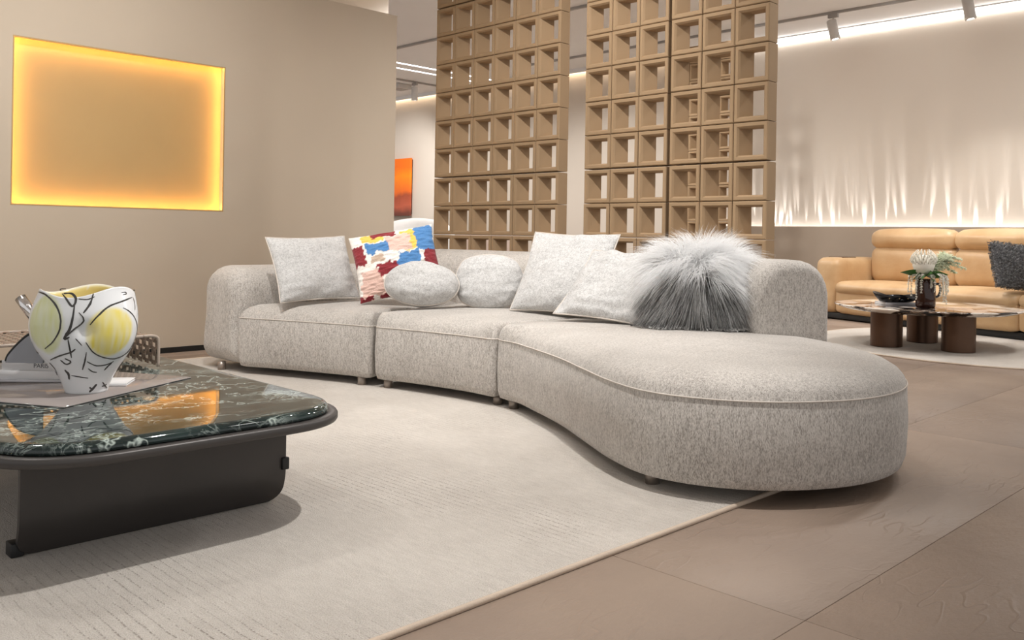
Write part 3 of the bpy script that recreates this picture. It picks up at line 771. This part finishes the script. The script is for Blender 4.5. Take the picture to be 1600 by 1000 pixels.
# smoked sculpture with chrome tube behind the vase
sp_ = at(32, 563, 3.09)
scu = thing('table_sculpture', 'smoky grey fin with black edge and chrome tube standing on the PARIS book', 'sculpture', (sp_.x, sp_.y, z0 + .0735), BR)
arc = spline([(-.05, 0, 0), (-.042, 0, .022), (-.015, 0, .055), (.02, 0, .088), (.05, 0, .105), (.08, 0, .115)], 6)
vs = [(p.x, sy, p.z) for sy in (-.004, .004) for p in arc] + [(.08, -.004, 0), (.08, .004, 0)]; n = len(arc)
fs = [tuple(range(n)) + (2 * n,), tuple(range(n, 2 * n))[::-1] + (2 * n + 1,)] + [(i, n + i, n + i + 1, i + 1) for i in range(n - 1)] + [(0, 2 * n, 2 * n + 1, n)]
obj('fin', fix(mesh('fin', vs, fs, False)), M['smoke'], scu); tube('black_edge', [p + Vector((0, 0, .005)) for p in arc], .005, M['rubber'], scu)
t0, t1 = Vector((-.005, .0, .225)), Vector((.085, .0, .105))
obj('chrome_tube', tube_me([t0, t0.lerp(t1, .3), t1], .0185, 20), M['chrome'], scu)
tube('tube_mouth', [t0 + (t0 - t1).normalized() * .001, t0 + (t0 - t1).normalized() * .0016], .0155, M['rubber'], scu, 20)
# woven bridge tray
wt = thing('woven_tray', 'low taupe woven bridge tray standing behind the vase', 'tray', (1.51, 3.48, TZ))
TL, TD, THh = .86, .44, .135
def weave(name, o0, U, V, nu, nv, N):
    """interlaced flat strips over a panel spanned by U and V"""
    o0, U, V, N = Vector(o0), Vector(U), Vector(V), Vector(N)
    bm = bmesh.new()
    def strip(pa, pb, w, ph, cnt):
        d = pb - pa; sdir = (V if abs(d.normalized().dot(V.normalized())) < .5 else U).normalized(); k = cnt * 4; prev = None
        for i in range(k + 1):
            p = pa + d * (i / k) + N * (.003 * math.cos(PI * cnt * i / k + ph)); ww = w * (1 + .25 * math.cos(2 * PI * cnt * i / k))
            q = [bm.verts.new(p + sdir * ww / 2 + N * .001), bm.verts.new(p - sdir * ww / 2 + N * .001), bm.verts.new(p - sdir * ww / 2 - N * .001), bm.verts.new(p + sdir * ww / 2 - N * .001)]
            if prev:
                for a in range(4): b = (a + 1) % 4; bm.faces.new((prev[a], prev[b], q[b], q[a]))
            prev = q
    for i in range(nu): strip(o0 + U * ((i + .5) / nu), o0 + U * ((i + .5) / nu) + V, U.length / nu * .52, PI * i, nv)
    for j in range(nv): strip(o0 + V * ((j + .5) / nv), o0 + V * ((j + .5) / nv) + U, V.length / nv * .40, PI * j + PI, nu)
    me = bpy.data.meshes.new(name); bm.to_mesh(me); bm.free(); return fix(me)
obj('woven_top', weave('w', (-TL, .01, THh - .006), (TL - .03, 0, 0), (0, TD - .02, 0), 26, 13, (0, 0, 1)), M['weave'], wt)
obj('woven_end', weave('w', (-.006, .01, .01), (0, TD - .02, 0), (0, 0, THh - .03), 13, 4, (-1, 0, 0)), M['weave'], wt)
obj('woven_end', weave('w', (-TL - .02 + .006, .01, .01), (0, TD - .02, 0), (0, 0, THh - .03), 13, 4, (-1, 0, 0)), M['weave'], wt)
for y in (0, TD):
    tube('frame', spline([(-.006, y, .006), (-.006, y, THh - .04), (-.012, y, THh - .014), (-.035, y, THh - .006), (-.07, y, THh - .006), (-.12, y, THh - .006), (-TL + .12, y, THh - .006), (-TL + .06, y, THh - .006), (-TL + .02, y, THh - .006), (-TL - .005, y, THh - .014), (-TL - .014, y, THh - .04), (-TL - .014, y, .006)], 5), .0065, M['weavef'], wt)

# ------------------------------------------------------------------ tan leather sofa
s_ang = math.atan2(-.63, .0)  # placeholder, replaced below
LD = Vector((-.307, -.952, 0)).normalized()
LS = thing('leather_sofa', 'tan leather recliner sofa against the lit back wall', 'sofa', (10.066, 4.787, .0135), math.atan2(LD.y, LD.x))
def soft(name, lo, hi, r, parent, mat='leather', seg=5, puff=0):
    if mat == 'leather':
        bm = bmesh.new(); bmesh.ops.create_cube(bm, size=2); bmesh.ops.subdivide_edges(bm, edges=bm.edges[:], cuts=13, use_grid_fill=True)
        L = Vector([(b - a) / 2 for a, b in zip(lo, hi)]); C = Vector([(a + b) / 2 for a, b in zip(lo, hi)])
        for v in bm.verts:
            # puffy rounded box: corner radius r on every axis plus a gentle crown
            q = Vector([v.co[i] * L[i] for i in range(3)]); inn = Vector([max(-L[i] + r, min(L[i] - r, q[i])) for i in range(3)])
            d = q - inn
            if d.length > r: d = d.normalized() * r
            q = inn + d; u = [q[i] / L[i] for i in range(3)]
            for i in range(3):
                a, b = [u[j] for j in range(3) if j != i]; q[i] += math.copysign(puff, u[i]) * (abs(u[i]) ** 3) * (1 - a * a) * (1 - b * b)
            w = noise.noise(Vector((q.x * 5, q.y * 5, q.z * 9)) + C * 3) * .006 * (1 if puff else 0)
            v.co = C + q * (1 + w)
        me = bpy.data.meshes.new(name); bm.to_mesh(me); bm.free(); me.polygons.foreach_set('use_smooth', [True] * len(me.polygons))
    else: me = box_me(lo, hi, r, seg)
    return obj(name, me, M[mat], parent)
# local x runs along the front towards photo right, local y backwards
W1 = 1.12; A0 = .02
soft('plinth', (-.26, .06, 0), (3.6, .90, .07), .01, LS, 'black', 2)
arm_ = soft('armrest', (-.32, .02, .06), (A0, .98, .71), .09, LS, puff=.012)
box('button_panel', (A0 - .002, .22, .575), (A0 + .004, .29, .61), M['lampw'], arm_, .002); 
box('wood_tray', (-.27, .20, .705), (-.05, .42, .722), M['bronze'], arm_, .004)
for i in range(3):
    x0 = A0 + i * W1; x1 = x0 + W1 - .006
    soft('front_panel', (x0, .0, .07), (x1, .16, .36), .05, LS, puff=.008)
    soft('seat_cushion', (x0, -.03, .29), (x1, .72, .445), .075, LS, puff=.022)
    soft('back_cushion', (x0, .56, .42), (x1, .82, .86), .10, LS, puff=.035)
    soft('headrest', (x0 + .01, .54, .83), (x1 - .01, .78, 1.05), .09, LS, puff=.022)
soft('back_shell', (A0, .74, .07), (3.4, .98, .80), .05, LS)
# shaggy dark cushion
sg = thing('shaggy_cushion', 'charcoal shaggy wool cushion on the leather sofa', 'cushion'); place(sg, at(1588, 417, 8.6), -22, 18, 6)
sm = pillow_me(.58, .44, .17, 11, 0, .05, .006, 30); obj('cover', sm, M['shag'], sg)
vs = []; fs = []; cols = []
pk = random.choices(range(len(sm.polygons)), [p.area for p in sm.polygons], k=5200)
for pi in pk:
    p = sm.polygons[pi]; c = p.center + Vector((random.gauss(0, .006), 0, random.gauss(0, .006))); nrm = p.normal; L = random.uniform(.012, .026); b = len(vs)
    t1_ = nrm.orthogonal().normalized(); t1_.rotate(Matrix.Rotation(random.uniform(0, 6.28), 3, nrm)); t2_ = nrm.cross(t1_); k = random.uniform(.08, .26)
    pts = [c, c + nrm * L * .6 + t1_ * .008, c + nrm * L + t1_ * .014 + t2_ * .006, c + nrm * L * .8 + t1_ * .010 + t2_ * .014]
    for q in pts: vs += [q + t2_ * .0028, q - t2_ * .0028]; cols += [(k * .4 if q is c else k,) * 3] * 2
    for s in range(3): fs.append((b + 2 * s, b + 2 * s + 1, b + 2 * s + 3, b + 2 * s + 2))
cm = mesh('pile', vs, fs); vcol(cm, lambda co, i: cols[i]); o = obj('pile', cm, M['curl'], sg); o['kind'] = 'stuff'
# ------------------------------------------------------------------ round marble table
rt = thing('round_coffee_table', 'round veined marble table on three bronze columns', 'table', (8.25, 3.05, .0105))
obj('marble_top', lathe_me([(.62, .300), (.70, .312), (.772, .338), (.780, .345), (.772, .350), (.74, .351)], 72), M['marble2'], rt)
for x, y in ((-.38, .20), (.22, .12), (-.27, -.36)):
    me = lathe_me([(.125, 0), (.132, .004), (.132, .300)], 36); o = obj('column', me, M['bronze'], rt); o.location = (x, y, 0)
    me.set_sharp_from_angle(angle=math.radians(40))
RZ = .0105 + .3515
v0 = at(1446, 473, 7.75); v0.z = RZ
fv = thing('flower_vase', 'dark brown glass vase with handle holding cream flowers', 'vase', v0, BR)
obj('body', lathe_me([(.070, 0), (.078, .006), (.080, .03), (.080, .215), (.074, .235), (.070, .245), (.064, .245), (.068, .20), (.068, .02), (.0, .018)][:-1], 32), M['darkglass'], fv)
tube('handle', spline([(.078, -.0, .20), (.115, -.0, .20), (.128, -.0, .15), (.11, 0, .10), (.078, 0, .09)], 6), .011, M['blackgloss'], fv)
fl_ = thing('flower_bouquet', 'protea bouquet with green leaves, fern sprays and hanging amaranth', 'flowers', v0 + Vector((0, 0, .03)), BR)
def leaf_me(L, W, bend):
    vs = []; fs = []; n = 10
    for i in range(n + 1):
        t_ = i / n; w = W * math.sin(PI * t_ ** .8) * .5 + .0005; x = L * t_; z = -bend * t_ * t_ * L
        vs += [(x, -w, z + .15 * w), (x, 0, z), (x, w, z + .15 * w)]
    for i in range(n):
        a = 3 * i; fs += [(a, a + 1, a + 4, a + 3), (a + 1, a + 2, a + 5, a + 4)]
    return mesh('leaf', vs, fs)
stemtop = Vector((0, 0, .26))
for ang, L, W, b_, up in ((184, .25, .08, .25, .30), (196, .20, .085, .5, .12), (165, .17, .08, .3, .35), (250, .15, .08, .3, .35), (300, .17, .085, .4, .25), (345, .17, .08, .3, .30), (285, .15, .08, .5, .1), (225, .17, .08, .4, .2), (30, .16, .06, .3, .4), (100, .16, .07, .3, .3)):
    o = obj('leaf', leaf_me(L, W, b_), M['leaf'], fl_); o.location = stemtop - Vector((0, 0, .02)); o.rotation_euler = ((1.0 if 90 < ang < 270 else -1.0) * random.uniform(.7, 1.1), -up, math.radians(ang))
tube('stem', [(-.02, 0, 0), (-.035, 0, .26)], .006, M['leaf'], fl_)
pr = obj('protea_head', lathe_me([(.02, 0), (.05, .02), (.062, .055), (.055, .09), (.03, .112), (.006, .12)], 24), M['petal'], fl_); pr.location = (-.03, -.02, .25); pr.scale = (1.45, 1.45, 1.45)
for k in range(90):
    a = k * 2.39996; zz_ = (k / 90); r0 = .062 * math.sin(PI * (.15 + .7 * zz_)); 
    p0 = Vector((math.cos(a) * r0 * .7, math.sin(a) * r0 * .7, .02 + .08 * zz_)); p1_ = Vector((math.cos(a) * (r0 + .014), math.sin(a) * (r0 + .014), .05 + .085 * zz_)); p2 = p1_ + Vector((-math.cos(a) * .016, -math.sin(a) * .016, .022))
    tube('petal', [p0, p1_, p2], lambda t_: .0042 * (1.1 - t_ * .7), M['petal'], pr, 5)
def sprig(name, p0, p1, p2, mat, n, ll, droop):
    P = spline([p0, p1, p2], 10); vs = []; fs = []
    o = tube(name, P, lambda t_: .0028 * (1.1 - t_ * .7), mat, fl_, 5)
    for i in range(n):
        t_ = .15 + .85 * i / n; p = P[min(len(P) - 1, int(t_ * (len(P) - 1)))]
        for s in range(2):
            d = Vector((random.gauss(0, 1), random.gauss(0, 1), random.gauss(0, .6) - droop)).normalized(); sd = d.orthogonal().normalized() * .0035; l = ll * random.uniform(.6, 1.1) * (1.15 - t_ * .6); b = len(vs)
            vs += [p + sd, p - sd, p + d * l * .6 + sd * .9 + Vector((0, 0, -droop * l * .2)), p + d * l * .6 - sd * .9 + Vector((0, 0, -droop * l * .2)), p + d * l + Vector((0, 0, -droop * l * .5))]
            fs += [(b, b + 1, b + 3, b + 2), (b + 2, b + 3, b + 4)]
    q = obj('frond_leaflets', mesh('frond', vs, fs), mat, o); q['kind'] = 'stuff'
for dx, dy, dz in ((.30, 0, .14), (.24, .05, .17), (.32, -.04, .06), (.20, -.05, .13), (.27, .03, .02), (.14, 0, .15), (.29, .0, .10), (.21, .02, .09), (.25, -.03, .15), (.17, .04, .18)):
    sprig('fern_spray', (.01, 0, .24), (.10 + dx * .2, dy * .5, .30 + dz * .7), (dx, dy, .25 + dz), M['feather'], 90, .055, .1)
for dx, dy, L in ((-.10, -.05, .20), (-.075, -.08, .14), (-.12, 0, .17), (.03, -.09, .13), (.075, -.09, .17), (.12, -.06, .22), (.16, -.02, .24), (.18, .03, .20), (.0, -.095, .09), (.14, -.07, .15), (-.11, -.06, .12), (.10, -.085, .12), (.15, .01, .17), (.17, -.03, .13), (-.13, .03, .14)):
    sprig('amaranth_strand', (dx * .3, dy * .3, .24), (dx * .95, dy, .25), (dx * 1.05, dy * 1.1, .235 - L), M['petal'], 80, .024, .8)
bk = at(1384, 468, 7.95)
book(.30, .20, .022, (bk.x, bk.y, RZ + .0005), BR + .1, 'thin pale lilac book under the black dish on the round table', M['greybook'])
ds_ = thing('wavy_dish', 'black glossy wavy-edged dish resting on a book', 'dish', (bk.x + .115, bk.y - .045, RZ + .0235), BR)
vs = []; fs = []; na_ = 48
for j, (rr, zz_) in enumerate(((.0, 0), (.4, 0), (.7, .006), (.92, .035), (1.0, .062), (.96, .062), (.86, .035), (.65, .012), (0, .008))):
    for i in range(na_):
        a = 2 * PI * i / na_; k = (1 + .10 * math.cos(2 * a)) ; wv = .012 * math.sin(3 * a + .5) * rr
        tip = .03 * max(0, -math.cos(a)) ** 3 * rr
        vs.append((.19 * rr * k * math.cos(a), .10 * rr * math.sin(a), max(0, zz_ + (wv + tip) * (rr > .8))))
for j in range(8):
    for i in range(na_): l = (i + 1) % na_; fs.append((j * na_ + i, j * na_ + l, (j + 1) * na_ + l, (j + 1) * na_ + i))
obj('bowl', fix(mesh('dish', vs, fs)), M['blackgloss'], ds_)
for a in (-2.15, -1.65, -1.15):
    me = lathe_me([(.002, -.003), (.0055, -.002), (.0055, .002), (.002, .003)], 12); o = obj('brass_dot', me, M['gold'], ds_)
    k = (1 + .10 * math.cos(2 * a)); o.location = (.19 * .93 * k * math.cos(a), .10 * .95 * math.sin(a), .036); o.rotation_euler = (PI / 2 + .5, 0, 0)

# ------------------------------------------------------------------ far corner: painting and white chair
pt = thing('painting', 'tall orange sunset canvas on the far wall', 'painting', (BX - .09, 14.22, 1.29))
box('canvas', (0, 0, 0), (.05, 1.3, 1.16), M['canvas'], pt, .004); box('stretcher', (.05, .03, .03), (.088, 1.27, 1.13), M['black'], pt)
wcpos = at(648, 372, 11.2)
wch = thing('white_lounge_chair', 'white rounded lounge chair below the orange painting', 'chair', (wcpos.x, wcpos.y, 0), BR)
me = lathe_me([(.40, .05), (.44, .08), (.45, .40), (.43, .44), (.30, .46)], 32); obj('seat', me, M['whitefab'], wch)
vs = []; fs = []; n = 28
for i in range(n + 1):
    a = -.15 * PI + 1.3 * PI * i / n; hh = .55 + .58 * math.sin(PI * i / n) ** .6
    for (r, z) in ((.40, .10), (.50, .10), (.53, hh - .08), (.50, hh), (.45, hh), (.41, hh - .08)): vs.append((r * math.cos(a), r * math.sin(a), z))
for i in range(n):
    for k in range(6): l = (k + 1) % 6; fs.append((i * 6 + k, i * 6 + l, i * 6 + 6 + l, i * 6 + 6 + k))
fs += [tuple(range(6)), tuple(n * 6 + k for k in range(6))[::-1]]
obj('backrest', fix(mesh('shell', vs, fs)), M['whitefab'], wch)
obj('base', lathe_me([(.30, 0), (.30, .05), (.05, .055)], 32), M['black'], wch)
bp = at(700, 372, 13.5)
bs = thing('upholstered_bench', 'rose-beige upholstered bench standing near the white chair', 'bench', (bp.x, bp.y, 0), 0)
box('seat', (-.45, -1.1, .12), (.45, 1.1, .46), M['beigefab'], bs, .06, 4); box('backrest', (.22, -1.1, .40), (.48, 1.1, .98), M['beigefab'], bs, .08, 4)
for x in (-.38, .38):
    for y in (-1.0, 1.0): box('leg', (x - .03, y - .03, 0), (x + .03, y + .03, .13), M['black'], bs)
